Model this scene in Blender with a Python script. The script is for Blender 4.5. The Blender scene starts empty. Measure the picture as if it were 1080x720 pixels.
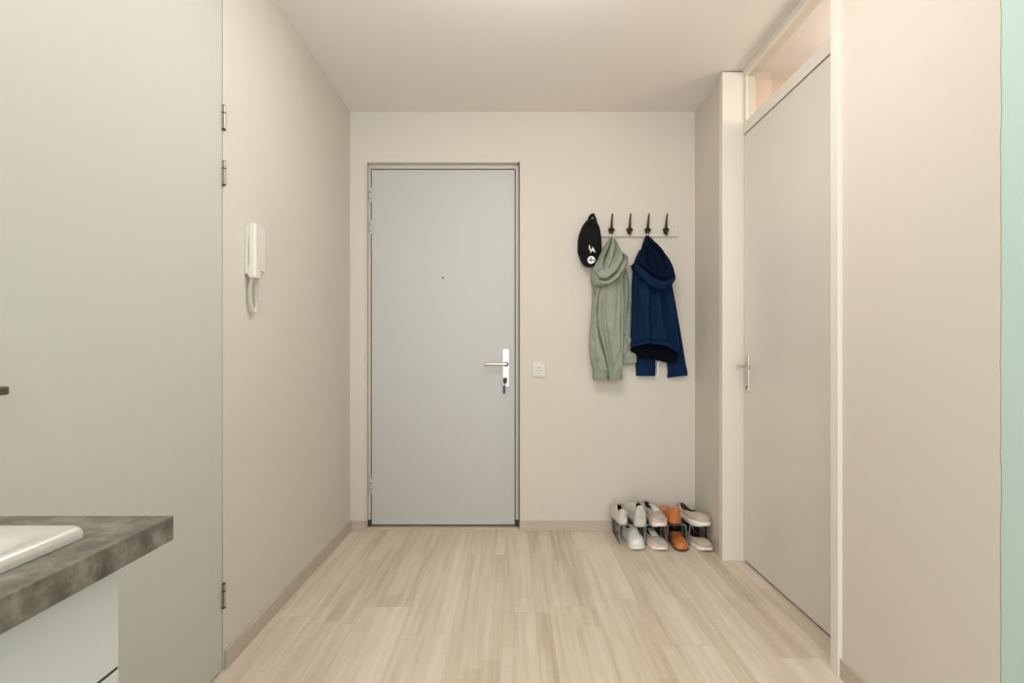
import bpy, bmesh, math, random
from mathutils import Vector, Matrix, noise
random.seed(7)
PI = math.pi
C = bpy.context.scene.collection
scn = bpy.context.scene

# ---------------------------------------------------------------- camera, world, lights, exposure
CAMZ = 1.06
cd = bpy.data.cameras.new('camera'); cam = bpy.data.objects.new('camera', cd); C.objects.link(cam)
cam.location = (0, 0, CAMZ); cam.rotation_euler = (PI / 2, 0, 0)
cd.sensor_width = 36; cd.lens = 18.88; cd.shift_y = 12 / 1080; cd.clip_start = 0.02
scn.camera = cam
scn.view_settings.view_transform = 'Standard'; scn.view_settings.look = 'None'
scn.view_settings.gamma = 1; scn.view_settings.use_curve_mapping = False
scn.view_settings.exposure = 0.66
w = bpy.data.worlds.new('world'); scn.world = w; w.use_nodes = True
w.node_tree.nodes['Background'].inputs[0].default_value = (0.86, 0.93, 1.0, 1)
w.node_tree.nodes['Background'].inputs[1].default_value = 1.0

def area(name, loc, rot, sx, sy, power, col):
    l = bpy.data.lights.new(name, 'AREA'); l.shape = 'RECTANGLE'; l.size = sx; l.size_y = sy
    l.energy = power; l.color = col
    o = bpy.data.objects.new(name, l); C.objects.link(o); o.location = loc; o.rotation_euler = rot
    return o
area('window_daylight', (0.35, -2.85, 1.35), (PI / 2, 0, 0), 2.7, 2.1, 60, (0.95, 0.975, 1.0))
area('kitchen_fill', (0.1, -1.6, 2.46), (0, 0, 0), 1.4, 1.2, 7, (1.0, 0.97, 0.95))  # unseen fill added above the kitchen end, no fixture
area('ceiling_fill', (0.1, -1.9, 1.2), (PI, 0, 0), 1.2, 1.0, 14, (1.0, 0.96, 0.95))  # upward fill added behind the camera to lift the ceiling
area('hall_fill_down', (0.08, 1.6, 2.48), (0, 0, 0), 1.0, .9, 7, (1.0, 0.965, 0.95))  # downward fill added out of view to brighten the hall floor
lg_ = bpy.data.lights.new('hall_fill_point', 'POINT'); lg_.energy = 8; lg_.shadow_soft_size = .11; lg_.color = (1.0, .955, .925)  # soft point fill added out of view for the far side walls
lgo = bpy.data.objects.new('hall_fill_point', lg_); C.objects.link(lgo); lgo.location = (0.08, 1.6, 2.26)

# ---------------------------------------------------------------- materials
def lin(c):
    return tuple(((v / 255) / 12.92 if v / 255 <= .04045 else ((v / 255 + .055) / 1.055) ** 2.4) for v in c) + (1,)

def mat(name, rgb, rough=.6, metal=0, spec=.5, var=0, vscale=8, bump=0, bscale=60, sheen=0, vstretch=(1, 1, 1)):
    m = bpy.data.materials.new(name); m.use_nodes = True
    nt = m.node_tree; b = nt.nodes['Principled BSDF']
    c = lin(rgb)
    b.inputs['Base Color'].default_value = c; b.inputs['Roughness'].default_value = rough
    b.inputs['Metallic'].default_value = metal; b.inputs['Specular IOR Level'].default_value = spec
    if sheen:
        b.inputs['Sheen Weight'].default_value = sheen
        b.inputs['Sheen Roughness'].default_value = .6
    tc = nt.nodes.new('ShaderNodeTexCoord')
    if var:
        mp = nt.nodes.new('ShaderNodeMapping'); mp.inputs['Scale'].default_value = vstretch
        nt.links.new(tc.outputs['Object'], mp.inputs[0])
        n = nt.nodes.new('ShaderNodeTexNoise'); n.inputs['Scale'].default_value = vscale; n.inputs['Detail'].default_value = 5
        nt.links.new(mp.outputs[0], n.inputs['Vector'])
        r = nt.nodes.new('ShaderNodeMapRange'); r.inputs[1].default_value = .3; r.inputs[2].default_value = .7
        nt.links.new(n.outputs['Fac'], r.inputs[0])
        mx = nt.nodes.new('ShaderNodeMix'); mx.data_type = 'RGBA'
        mx.inputs[6].default_value = tuple(v * (1 - var) for v in c[:3]) + (1,)
        mx.inputs[7].default_value = tuple(min(1, v * (1 + var)) for v in c[:3]) + (1,)
        nt.links.new(r.outputs[0], mx.inputs[0]); nt.links.new(mx.outputs[2], b.inputs['Base Color'])
    if bump:
        n2 = nt.nodes.new('ShaderNodeTexNoise'); n2.inputs['Scale'].default_value = bscale; n2.inputs['Detail'].default_value = 3
        nt.links.new(tc.outputs['Object'], n2.inputs['Vector'])
        bp = nt.nodes.new('ShaderNodeBump'); bp.inputs['Strength'].default_value = bump; bp.inputs['Distance'].default_value = .002
        nt.links.new(n2.outputs['Fac'], bp.inputs['Height']); nt.links.new(bp.outputs[0], b.inputs['Normal'])
    return m

M = {}
M['wall'] = mat('wall_paint', (210, 203, 192), .8, var=.012, vscale=2, bump=.08, bscale=160)
M['ceil'] = mat('ceiling_paint', (236, 230, 224), .85, bump=.06, bscale=160)
M['frame'] = mat('frame_paint', (224, 219, 207), .4)
M['door_grey'] = mat('entrance_door_lacquer', (190, 190, 186), .45)
M['steel_frame'] = mat('steel_frame_paint', (198, 192, 182), .45)
M['door_left'] = mat('closet_door_lacquer', (197, 195, 188), .5)
M['door_right'] = mat('room_door_lacquer', (217, 213, 203), .32)
M['base'] = mat('baseboard_wood_foil', (190, 176, 162), .5, var=.05, vscale=6, vstretch=(1, 1, 12))
M['cabinet'] = mat('cabinet_lacquer', (203, 200, 198), .35)
M['steel'] = mat('brushed_steel', (205, 200, 190), .3, 1)
M['steel_dark'] = mat('dark_nickel', (120, 116, 104), .35, 1)
M['chrome'] = mat('satin_plate', (222, 222, 220), .3, .35)
M['hinge'] = mat('hinge_zinc', (176, 172, 158), .35, .8)
M['black'] = mat('black_plastic', (26, 26, 26), .45)
M['gap'] = mat('rubber_seal', (58, 56, 50), .7)
M['plastic'] = mat('white_plastic', (214, 211, 202), .35)
M['socket'] = mat('socket_plastic', (206, 201, 190), .35)
M['blackcap'] = mat('black_twill', (17, 19, 20), .9, spec=.2, bump=.3, bscale=400)
M['white'] = mat('white_print', (238, 238, 236), .5)
M['iron'] = mat('dark_bronze', (48, 42, 32), .35, .5)
M['green'] = mat('sage_fleece', (150, 156, 141), .95, spec=.15, var=.05, vscale=12, bump=.4, bscale=260)
M['green2'] = mat('sage_rib_knit', (140, 145, 130), .95, spec=.15, bump=.5, bscale=300)
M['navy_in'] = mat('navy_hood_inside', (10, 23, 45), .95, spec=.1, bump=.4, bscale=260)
M['navy'] = mat('navy_fleece', (17, 40, 70), .95, spec=.12, var=.08, vscale=12, bump=.4, bscale=260)
M['navy_dark'] = mat('navy_lining', (9, 13, 24), .95, spec=.1)
M['w_leather'] = mat('white_leather', (232, 230, 224), .45, var=.03, vscale=30)
M['g_leather'] = mat('pale_grey_suede', (206, 204, 194), .7, var=.05, vscale=30)
M['w_rubber'] = mat('white_rubber', (240, 238, 230), .4)
M['pinkgrey'] = mat('grey_mesh', (178, 170, 164), .8, bump=.5, bscale=400)
M['pink'] = mat('blush_suede', (214, 186, 168), .7)
M['brown'] = mat('tan_leather', (196, 118, 62), .3, var=.12, vscale=18)
M['darksole'] = mat('dark_rubber_sole', (64, 50, 42), .5)
M['beige'] = mat('beige_canvas', (186, 176, 160), .85, bump=.5, bscale=500)
M['lining'] = mat('dark_shoe_lining', (32, 30, 30), .9)
M['tanlining'] = mat('brown_shoe_lining', (96, 62, 26), .85)
M['lace'] = mat('lace_white', (228, 226, 220), .8)
M['rack'] = mat('charcoal_plastic', (38, 39, 40), .4)
M['rackrim'] = mat('grey_plastic_rim', (150, 152, 152), .35)
M['blue'] = mat('blue_plastic', (24, 28, 88), .35)
M['brass'] = mat('aged_brass', (96, 88, 60), .35, .9)

def wall_two_tone():
    """cream paint that ends in a slightly ragged line against mint green paint"""
    m = mat('wall_paint_two_tone', (210, 203, 192), .8, bump=.08, bscale=160); nt = m.node_tree; b = nt.nodes['Principled BSDF']
    tc = nt.nodes.new('ShaderNodeTexCoord'); sp = nt.nodes.new('ShaderNodeSeparateXYZ'); nt.links.new(tc.outputs['Object'], sp.inputs[0])
    n = nt.nodes.new('ShaderNodeTexNoise'); n.inputs['Scale'].default_value = 14; n.inputs['Detail'].default_value = 6
    nt.links.new(tc.outputs['Object'], n.inputs['Vector'])
    ma = nt.nodes.new('ShaderNodeMath'); ma.operation = 'MULTIPLY_ADD'
    nt.links.new(n.outputs['Fac'], ma.inputs[0]); ma.inputs[1].default_value = .008; nt.links.new(sp.outputs[1], ma.inputs[2])
    r = nt.nodes.new('ShaderNodeValToRGB')
    mr = nt.nodes.new('ShaderNodeMapRange'); mr.inputs[1].default_value = 1.17; mr.inputs[2].default_value = 1.21
    nt.links.new(ma.outputs[0], mr.inputs[0]); nt.links.new(mr.outputs[0], r.inputs[0])
    r.color_ramp.interpolation = 'LINEAR'
    e = r.color_ramp.elements
    teal = lin((188, 211, 204)); cream = lin((210, 203, 192)); line = lin((128, 128, 110))
    e[0].position = .44; e[0].color = teal
    e[1].position = .52; e[1].color = cream
    k = e.new(.47); k.color = line
    k = e.new(.485); k.color = line
    nt.links.new(r.outputs[0], b.inputs['Base Color'])
    return m
M['wall2'] = wall_two_tone()

def floor_mat():
    m = bpy.data.materials.new('light_oak_laminate'); m.use_nodes = True
    nt = m.node_tree; N = nt.nodes; L = nt.links; b = N['Principled BSDF']
    def math_(op, a, c=None, d=None):
        n = N.new('ShaderNodeMath'); n.operation = op
        for i, v in enumerate((a, c, d)):
            if v is None: continue
            if isinstance(v, (int, float)): n.inputs[i].default_value = v
            else: L.new(v, n.inputs[i])
        return n.outputs[0]
    tc = N.new('ShaderNodeTexCoord'); sp = N.new('ShaderNodeSeparateXYZ'); L.new(tc.outputs['Object'], sp.inputs[0])
    X, Y = sp.outputs[0], sp.outputs[1]
    row = math_('FLOOR', math_('DIVIDE', math_('ADD', X, 5.03), .192))
    wn = N.new('ShaderNodeTexWhiteNoise'); wn.noise_dimensions = '1D'; L.new(row, wn.inputs['W'])
    ysh = math_('ADD', Y, math_('MULTIPLY', wn.outputs[0], 1.28))
    pl = math_('FLOOR', math_('DIVIDE', ysh, 1.28))
    cb = N.new('ShaderNodeCombineXYZ'); L.new(row, cb.inputs[0]); L.new(pl, cb.inputs[1])
    wp = N.new('ShaderNodeTexWhiteNoise'); wp.noise_dimensions = '3D'; L.new(cb.outputs[0], wp.inputs['Vector'])
    # printed strips inside a plank
    st = math_('FLOOR', math_('DIVIDE', math_('ADD', X, 5.03), .064))
    w2 = N.new('ShaderNodeTexWhiteNoise'); w2.noise_dimensions = '1D'; L.new(math_('MULTIPLY', st, 1.37), w2.inputs['W'])
    ys2 = math_('FLOOR', math_('DIVIDE', math_('ADD', Y, math_('MULTIPLY', w2.outputs[0], .9)), .62))
    cb2 = N.new('ShaderNodeCombineXYZ'); L.new(st, cb2.inputs[0]); L.new(ys2, cb2.inputs[1])
    ws = N.new('ShaderNodeTexWhiteNoise'); ws.noise_dimensions = '3D'; L.new(cb2.outputs[0], ws.inputs['Vector'])
    # grain, shifted per plank
    cb3 = N.new('ShaderNodeCombineXYZ')
    L.new(math_('MULTIPLY', X, 48), cb3.inputs[0]); L.new(math_('MULTIPLY', Y, 1.6), cb3.inputs[1])
    L.new(math_('MULTIPLY', wp.outputs[0], 40), cb3.inputs[2])
    n1 = N.new('ShaderNodeTexNoise'); n1.inputs['Scale'].default_value = 1; n1.inputs['Detail'].default_value = 6; n1.inputs['Roughness'].default_value = .62
    L.new(cb3.outputs[0], n1.inputs['Vector'])
    cb4 = N.new('ShaderNodeCombineXYZ')
    L.new(math_('MULTIPLY', X, 9), cb4.inputs[0]); L.new(math_('MULTIPLY', Y, 1.1), cb4.inputs[1]); L.new(math_('MULTIPLY', wp.outputs[0], 17), cb4.inputs[2])
    n2 = N.new('ShaderNodeTexNoise'); n2.inputs['Scale'].default_value = 1; n2.inputs['Detail'].default_value = 3
    L.new(cb4.outputs[0], n2.inputs['Vector'])
    # fine cross saw marks
    cb5 = N.new('ShaderNodeCombineXYZ'); L.new(math_('MULTIPLY', X, 22), cb5.inputs[0]); L.new(math_('MULTIPLY', Y, 160), cb5.inputs[1])
    n3 = N.new('ShaderNodeTexNoise'); n3.inputs['Scale'].default_value = 1; n3.inputs['Detail'].default_value = 2
    L.new(cb5.outputs[0], n3.inputs['Vector'])
    f = math_('MULTIPLY', math_('SUBTRACT', n1.outputs['Fac'], .5), .8)
    f = math_('ADD', f, math_('MULTIPLY', math_('SUBTRACT', n2.outputs['Fac'], .5), .6))
    f = math_('ADD', f, math_('MULTIPLY', math_('SUBTRACT', n3.outputs['Fac'], .5), .22))
    f = math_('ADD', f, math_('MULTIPLY', math_('SUBTRACT', wp.outputs[0], .5), .18))
    f = math_('ADD', f, math_('MULTIPLY', math_('SUBTRACT', ws.outputs[0], .5), .16))
    f = math_('ADD', f, .5)
    r = N.new('ShaderNodeValToRGB'); L.new(f, r.inputs[0]); e = r.color_ramp.elements
    e[0].position = .1; e[0].color = lin((178, 160, 138)); e[1].position = .95; e[1].color = lin((234, 224, 211))
    k = e.new(.4); k.color = lin((208, 193, 173)); k = e.new(.62); k.color = lin((220, 207, 190))
    # seams
    fx = math_('FRACT', math_('DIVIDE', math_('ADD', X, 5.03), .192)); sx = math_('LESS_THAN', fx, .008)
    fy = math_('FRACT', math_('DIVIDE', ysh, 1.28)); sy = math_('LESS_THAN', fy, .0016)
    sm = math_('MULTIPLY', math_('MAXIMUM', sx, sy), .3)
    mx = N.new('ShaderNodeMix'); mx.data_type = 'RGBA'; L.new(sm, mx.inputs[0]); L.new(r.outputs[0], mx.inputs[6]); mx.inputs[7].default_value = lin((120, 98, 74))
    L.new(mx.outputs[2], b.inputs['Base Color'])
    b.inputs['Roughness'].default_value = .42; b.inputs['Specular IOR Level'].default_value = .35
    bp = N.new('ShaderNodeBump'); bp.inputs['Strength'].default_value = .12; bp.inputs['Distance'].default_value = .001
    L.new(n1.outputs['Fac'], bp.inputs['Height']); L.new(bp.outputs[0], b.inputs['Normal'])
    return m
M['floor'] = floor_mat()

def concrete_mat():
    m = mat('dark_stone_laminate', (98, 92, 84), .42, bump=.1, bscale=90); nt = m.node_tree; b = nt.nodes['Principled BSDF']
    tc = nt.nodes.new('ShaderNodeTexCoord')
    a = nt.nodes.new('ShaderNodeTexNoise'); a.inputs['Scale'].default_value = 38; a.inputs['Detail'].default_value = 8; a.inputs['Roughness'].default_value = .68
    nt.links.new(tc.outputs['Object'], a.inputs['Vector'])
    r = nt.nodes.new('ShaderNodeValToRGB'); nt.links.new(a.outputs['Fac'], r.inputs[0]); e = r.color_ramp.elements
    e[0].position = .32; e[0].color = lin((64, 59, 53)); e[1].position = .72; e[1].color = lin((144, 138, 128))
    k = e.new(.5); k.color = lin((104, 97, 88))
    nt.links.new(r.outputs[0], b.inputs['Base Color'])
    return m
M['stone'] = concrete_mat()

def glass_mat():
    m = bpy.data.materials.new('clear_glass'); m.use_nodes = True; nt = m.node_tree
    nt.nodes.remove(nt.nodes['Principled BSDF']); out = nt.nodes['Material Output']
    t = nt.nodes.new('ShaderNodeBsdfTransparent'); t.inputs[0].default_value = (.93, .93, .91, 1)
    g = nt.nodes.new('ShaderNodeBsdfGlossy'); g.inputs['Roughness'].default_value = .02
    lw = nt.nodes.new('ShaderNodeLayerWeight'); lw.inputs[0].default_value = .5
    fr = nt.nodes.new('ShaderNodeMath'); fr.operation = 'POWER'; nt.links.new(lw.outputs['Facing'], fr.inputs[0]); fr.inputs[1].default_value = 4
    mx = nt.nodes.new('ShaderNodeMixShader'); nt.links.new(fr.outputs[0], mx.inputs[0]); nt.links.new(t.outputs[0], mx.inputs[1]); nt.links.new(g.outputs[0], mx.inputs[2])
    nt.links.new(mx.outputs[0], out.inputs[0])
    return m
M['glass'] = glass_mat()

# ---------------------------------------------------------------- mesh helpers
def link(name, me, m, parent=None, smooth=False, auto=True):
    o = bpy.data.objects.new(name, me); C.objects.link(o)
    for k in (m if isinstance(m, (list, tuple)) else [m]): me.materials.append(k)
    if smooth:
        for p in me.polygons: p.use_smooth = True
    if parent: o.parent = parent
    return o

def from_bm(name, bm, m, parent=None, smooth=False):
    bmesh.ops.recalc_face_normals(bm, faces=bm.faces)
    me = bpy.data.meshes.new(name); bm.to_mesh(me); bm.free()
    return link(name, me, m, parent, smooth)

def add_box(bm, x0, x1, y0, y1, z0, z1, bev=0, seg=2):
    t = bmesh.new()
    r = bmesh.ops.create_cube(t, size=1)
    for v in t.verts:
        v.co = Vector(((x0 + x1) / 2 + v.co.x * (x1 - x0), (y0 + y1) / 2 + v.co.y * (y1 - y0), (z0 + z1) / 2 + v.co.z * (z1 - z0)))
    if bev: bmesh.ops.bevel(t, geom=t.edges[:], offset=bev, segments=seg, affect='EDGES', profile=.5)
    merge(bm, t)

def merge(bm, t, mtx=None):
    if mtx: bmesh.ops.transform(t, matrix=mtx, verts=t.verts[:])
    me = bpy.data.meshes.new('tmp'); t.to_mesh(me); t.free(); bm.from_mesh(me); bpy.data.meshes.remove(me)

def box(name, x0, x1, y0, y1, z0, z1, m, parent=None, bev=0):
    bm = bmesh.new(); add_box(bm, x0, x1, y0, y1, z0, z1, bev); return from_bm(name, bm, m, parent)

def boxes(name, lst, m, parent=None, bev=0):
    bm = bmesh.new()
    for b in lst: add_box(bm, *b, bev)
    return from_bm(name, bm, m, parent)

def add_cyl(bm, p0, p1, r0, r1=None, n=20):
    p0 = Vector(p0); p1 = Vector(p1); r1 = r0 if r1 is None else r1
    t = bmesh.new(); d = p1 - p0
    bmesh.ops.create_cone(t, cap_ends=True, segments=n, radius1=r0, radius2=r1, depth=d.length)
    q = d.to_track_quat('Z', 'Y').to_matrix().to_4x4()
    merge(bm, t, Matrix.Translation((p0 + p1) / 2) @ q)

def add_sphere(bm, c, r, sc=(1, 1, 1), n=16):
    t = bmesh.new(); bmesh.ops.create_uvsphere(t, u_segments=n, v_segments=n // 2, radius=r)
    merge(bm, t, Matrix.Translation(c) @ Matrix.Diagonal((*sc, 1)))

def smooth_path(pts, k=6):
    P = [Vector(p) for p in pts]; out = []
    for i in range(len(P) - 1):
        p0 = P[max(i - 1, 0)]; p1 = P[i]; p2 = P[i + 1]; p3 = P[min(i + 2, len(P) - 1)]
        for j in range(k):
            t = j / k
            out.append(.5 * ((2 * p1) + (p2 - p0) * t + (2 * p0 - 5 * p1 + 4 * p2 - p3) * t * t + (3 * p1 - p0 - 3 * p2 + p3) * t ** 3))
    out.append(P[-1]); return out

def add_tube(bm, pts, r, n=10, k=6, flat=None):
    """tube through points; r a number or list per control point"""
    P = smooth_path(pts, k)
    R = [r] * len(P) if isinstance(r, (int, float)) else [v[0] for v in smooth_path([(q, 0, 0) for q in r], k)]
    up = None; rings = []
    for i, p in enumerate(P):
        d = (P[min(i + 1, len(P) - 1)] - P[max(i - 1, 0)]).normalized()
        if up is None:
            up = Vector((0, 0, 1)) if abs(d.z) < .9 else Vector((0, 1, 0))
        a = d.cross(up).normalized(); c = a.cross(d).normalized(); up = c
        rings.append([bm.verts.new(p + (a * math.cos(2 * PI * j / n) + c * math.sin(2 * PI * j / n) * (flat or 1)) * R[i]) for j in range(n)])
    for a, b in zip(rings, rings[1:]):
        for j in range(n): bm.faces.new((a[j], a[(j + 1) % n], b[(j + 1) % n], b[j]))
    bm.faces.new(rings[0][::-1]); bm.faces.new(rings[-1])

def tube(name, pts, r, m, parent=None, **k):
    bm = bmesh.new(); add_tube(bm, pts, r, **k); return from_bm(name, bm, m, parent, True)

def thing(name, loc, label=None, cat=None, group=None, kind=None, rz=0):
    o = bpy.data.objects.new(name, None); C.objects.link(o); o.location = loc; o.rotation_euler = (0, 0, rz)
    o.empty_display_size = .05
    return tag(o, label, cat, group, kind)

def tag(o, label=None, cat=None, group=None, kind=None):
    if label: o['label'] = label
    if cat: o['category'] = cat
    if group: o['group'] = group
    if kind: o['kind'] = kind
    return o

def rebase(root):
    """the parts were built in world metres: shift each so that it sits under its thing's base"""
    inv = Matrix.Translation(root.location) @ Matrix.Rotation(root.rotation_euler.z, 4, 'Z')
    inv = inv.inverted()
    for ch in root.children:
        if ch.type == 'MESH' and not ch.get('_d'):
            ch.data.transform(inv)
            for g in ch.children:
                g.data.transform(inv)

# ---------------------------------------------------------------- room shell
XL, XRF, XRN, YB, ZC = -.965, 1.09, 1.079, 3.2, 2.495
Y0 = -3.0
tag(box('floor', -1.6, 2.3, Y0 - .2, 3.45, -.1, 0, M['floor']), 'light oak laminate floor with long narrow planks', 'floor', kind='structure')
tag(box('ceiling', -1.6, 2.3, Y0 - .2, 3.45, ZC, ZC + .1, M['ceil']), 'plain warm white ceiling', 'ceiling', kind='structure')
# back wall with the entrance opening
OX0, OX1, OZ = -.872, .046, 2.2
tag(boxes('wall_back', [(-1.2, OX0, YB, YB + .2, 0, ZC), (OX1, 1.3, YB, YB + .2, 0, ZC), (OX0, OX1, YB, YB + .2, OZ, ZC)], M['wall']),
    'cream painted end wall around the entrance door', 'wall', kind='structure')
# left wall: opening for the closet door
LY0, LY1, LZ = .89, 1.793, 2.36
tag(boxes('wall_left', [(XL - .12, XL, LY1, YB, 0, ZC), (XL - .12, XL, Y0, LY0, 0, ZC), (XL - .12, XL, LY0, LY1, LZ, ZC)], M['wall']),
    'cream painted wall left of the entrance door', 'wall', kind='structure')
# right wall
tag(box('wall_right', XRF, XRF + .16, 2.778, YB, 0, ZC, M['wall']), 'short cream wall piece right of the coat hooks', 'wall', kind='structure')
tag(box('wall_right_front', XRN, XRN + .16, Y0, 1.756, 0, ZC, M['wall2']), 'cream wall right of the white door, mint green beyond a ragged paint line', 'wall', kind='structure')
# window wall behind the camera (its window lights the place)
tag(boxes('wall_front', [(-1.2, -.95, Y0 - .15, Y0, 0, ZC), (1.25 - .2, 1.4, Y0 - .15, Y0, 0, ZC), (-.95, 1.05, Y0 - .15, Y0, 0, .5), (-.95, 1.05, Y0 - .15, Y0, 2.3, ZC)], M['wall']),
    'cream wall with the window behind the viewer', 'wall', kind='structure')
# small room behind the white door
tag(boxes('wall_side_room', [(2.1, 2.2, 1.6, 2.9, 0, ZC), (1.24, 2.2, 1.6, 1.7, 0, ZC), (1.24, 2.2, 2.82, 2.92, 0, ZC)], mat('side_room_paint', (222, 200, 186), .8)),
    'blush coloured walls of the small room seen through the fanlight', 'wall', kind='structure')
lp = bpy.data.lights.new('side_room_fill', 'POINT'); lp.energy = 7; lp.color = (1, .93, .86); lp.shadow_soft_size = .12  # unseen light added so the room behind the fanlight looks bright
lo = bpy.data.objects.new('side_room_fill', lp); C.objects.link(lo); lo.location = (1.7, 2.2, 2.2)

# skirting
BH, BT = .062, .009
def skirt(name, x0, x1, y0, y1):
    o = box(name, x0, x1, y0, y1, .0005, BH, M['base'], bev=.0015); return tag(o, 'pale wood-look skirting board', 'skirting', kind='structure')
skirt('baseboard_left', XL, XL + BT, LY1 + .004, YB)
skirt('baseboard_back', XL + BT, OX0, YB - BT, YB)
skirt('baseboard_back', OX1, XRF - BT, YB - BT, YB)
skirt('baseboard_right', XRF - BT, XRF, 2.779, YB)
skirt('baseboard_right', XRN - BT, XRN, Y0 + .2, 1.753)

# ---------------------------------------------------------------- entrance door (door_1)
d1 = thing('door_1', ((OX0 + OX1) / 2, YB, 0), 'flat grey entrance door with a key in its lock', 'door', kind='structure')
YD = 3.245
LX0, LX1, LZ0, LZ1 = -.848, .0165, .023, 2.166
leaf = box('door_leaf', LX0, LX1, YD, YD + .04, LZ0, LZ1, M['door_grey'], d1, bev=.0015)
g = .005
# steel frame with a step: outer face a bit in front of the leaf
bm = bmesh.new()
fy0, fy1 = YD - .006, YD + .09
add_box(bm, OX0 + .001, LX0 - g, fy0, fy1, .055, OZ - .001, .0012)
add_box(bm, LX1 + g, OX1 - .001, fy0, fy1, .055, OZ - .001, .0012)
add_box(bm, LX0 - g, LX1 + g, fy0, fy1, LZ1 + g, OZ - .001, .0012)
# narrow raised lip around the reveal
add_box(bm, OX0 + .0005, OX0 + .008, YB - .002, fy0, .055, OZ - .001, .001)
add_box(bm, OX0 + .008, OX1 - .006, YB - .002, fy0, OZ - .008, OZ - .0005, .001)
from_bm('door_frame', bm, M['steel_frame'], d1)
boxes('rubber_seal', [(LX0 - g, LX1 + g, YD + .042, YD + .09, .002, LZ1 + g), (OX0 + .002, LX0 - g, fy0 + .004, fy1, .001, .054), (LX1 + g, OX1 - .002, fy0 + .004, fy1, .001, .054),
                      (OX1 - .0062, OX1 - .0006, YB - .0030, fy0 - .0006, .055, OZ - .008)], M['gap'], d1)
box('threshold', OX0 + .001, OX1 - .001, YB + .012, YD + .045, .0006, .011, mat('threshold_strip', (202, 188, 168), .4), d1, bev=.001)
# peephole
bm = bmesh.new(); add_cyl(bm, (-.418, YD - .003, 1.513), (-.418, YD + .001, 1.513), .012, .013, 24); ph = from_bm('peephole', bm, M['hinge'], d1)
bm = bmesh.new(); add_cyl(bm, (-.418, YD - .0042, 1.513), (-.418, YD - .0028, 1.513), .006, .006, 20); from_bm('peephole_lens', bm, M['black'], ph)
# hinges with pointed finials
for zc in (2.01, 1.815, .259):
    bm = bmesh.new(); x = LX0 - .0025; y = YD - .010
    add_cyl(bm, (x, y, zc - .038), (x, y, zc + .038), .0068)
    add_cyl(bm, (x, y, zc + .038), (x, y, zc + .05), .0066, .002); add_cyl(bm, (x, y, zc - .05), (x, y, zc - .038), .002, .0066)
    add_box(bm, x - .016, x + .016, YD - .0065, YD - .0035, zc - .036, zc + .036, .0008)
    h = from_bm('hinge', bm, M['steel_frame'], d1)
    bm = bmesh.new()
    for dz in (-.02, .016): add_cyl(bm, (x, y, zc + dz - .0015), (x, y, zc + dz + .0015), .0073)
    from_bm('hinge_ring', bm, M['gap'], h)
# handle: white plate, steel lever, lock cylinder, key
px, pz0, pz1 = -.037, .856, 1.083
hp = box('door_handle', px - .0195, px + .0195, YD - .009, YD + .001, pz0, pz1, M['chrome'], d1, bev=.003); tag(hp, 'white metal handle plate')
bm = bmesh.new()
add_cyl(bm, (px, YD - .05, .992), (px, YD - .008, .992), .0095); add_cyl(bm, (px, YD - .014, .992), (px, YD - .008, .992), .016)
add_tube(bm, [(px + .008, YD - .052, .992), (px - .03, YD - .054, .993), (px - .08, YD - .054, .993), (px - .128, YD - .052, .992)], .0088, 14)
tag(from_bm('lever', bm, M['steel'], hp, True), 'brushed steel lever')
bm = bmesh.new()
for z in (1.07, .936): add_cyl(bm, (px, YD - .0105, z), (px, YD - .0085, z), .0045, n=14)
from_bm('screw', bm, M['hinge'], hp)
bm = bmesh.new(); add_cyl(bm, (px - .004, YD - .016, .9), (px - .004, YD - .008, .9), .0135); add_box(bm, px - .0095, px + .0015, YD - .014, YD - .008, .868, .9, .002)
from_bm('lock_cylinder', bm, M['brass'], hp)
rebase(d1)
ky = thing('key', (px - .005, YD - .016, .9), 'key with a blue tag hanging in the grey entrance door lock', 'key')
bm = bmesh.new(); add_box(bm, px - .0055, px - .0035, YD - .03, YD - .0145, .893, .905, .0006)
add_cyl(bm, (px - .0045, YD - .040, .889), (px - .0045, YD - .030, .889), .0125); add_box(bm, px - .015, px + .006, YD - .039, YD - .031, .885, .905, .003); from_bm('key_bow', bm, M['black'], ky)
tube('key_ring', [(px - .006 + .008 * math.sin(a), YD - .036, .884 + .012 * math.cos(a)) for a in [i * PI / 6 for i in range(13)]], .001, M['steel'], ky, n=6, k=2)
bm = bmesh.new(); add_box(bm, px - .0165, px - .0035, YD - .039, YD - .033, .817, .866, .0028); tag(from_bm('key_tag', bm, M['blue'], ky), 'blue plastic tag')
rebase(ky)

# ---------------------------------------------------------------- closet door on the left (door_2)
d2 = thing('door_2', (XL, (LY0 + LY1) / 2, 0), 'tall flush grey-white door in the left wall', 'door', kind='structure')
box('door_leaf', XL - .041, XL - .001, LY0 + .003, LY1 - .004, .006, LZ - .004, M['door_left'], d2, bev=.001)
boxes('door_frame', [(XL - .1, XL - .042, LY0, LY1, .001, LZ)], M['gap'], d2)
for zc in (1.845, 1.66, .252):
    bm = bmesh.new(); x = XL + .004; y = LY1 - .002
    add_cyl(bm, (x, y, zc - .038), (x, y, zc + .038), .0062)
    h = from_bm('hinge', bm, M['hinge'], d2)
    bm = bmesh.new()
    add_cyl(bm, (x, y, zc + .0125), (x, y, zc + .0165), .0068); add_cyl(bm, (x, y, zc - .0425), (x, y, zc - .0375), .0064); add_cyl(bm, (x, y, zc + .038), (x, y, zc + .0405), .0055)
    for s in (-1, 1): add_box(bm, x + .0015, x + .003, y + s * .0062 - .0009, y + s * .0062 + .0009, zc - .037, zc + .037)
    tag(from_bm('hinge_cap', bm, M['gap'], h), 'dark hinge ring and caps')
hp = box('door_handle', XL, XL + .008, .925, .965, .89, 1.07, M['steel'], d2, bev=.003)
hz = .992
bm = bmesh.new()
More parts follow.
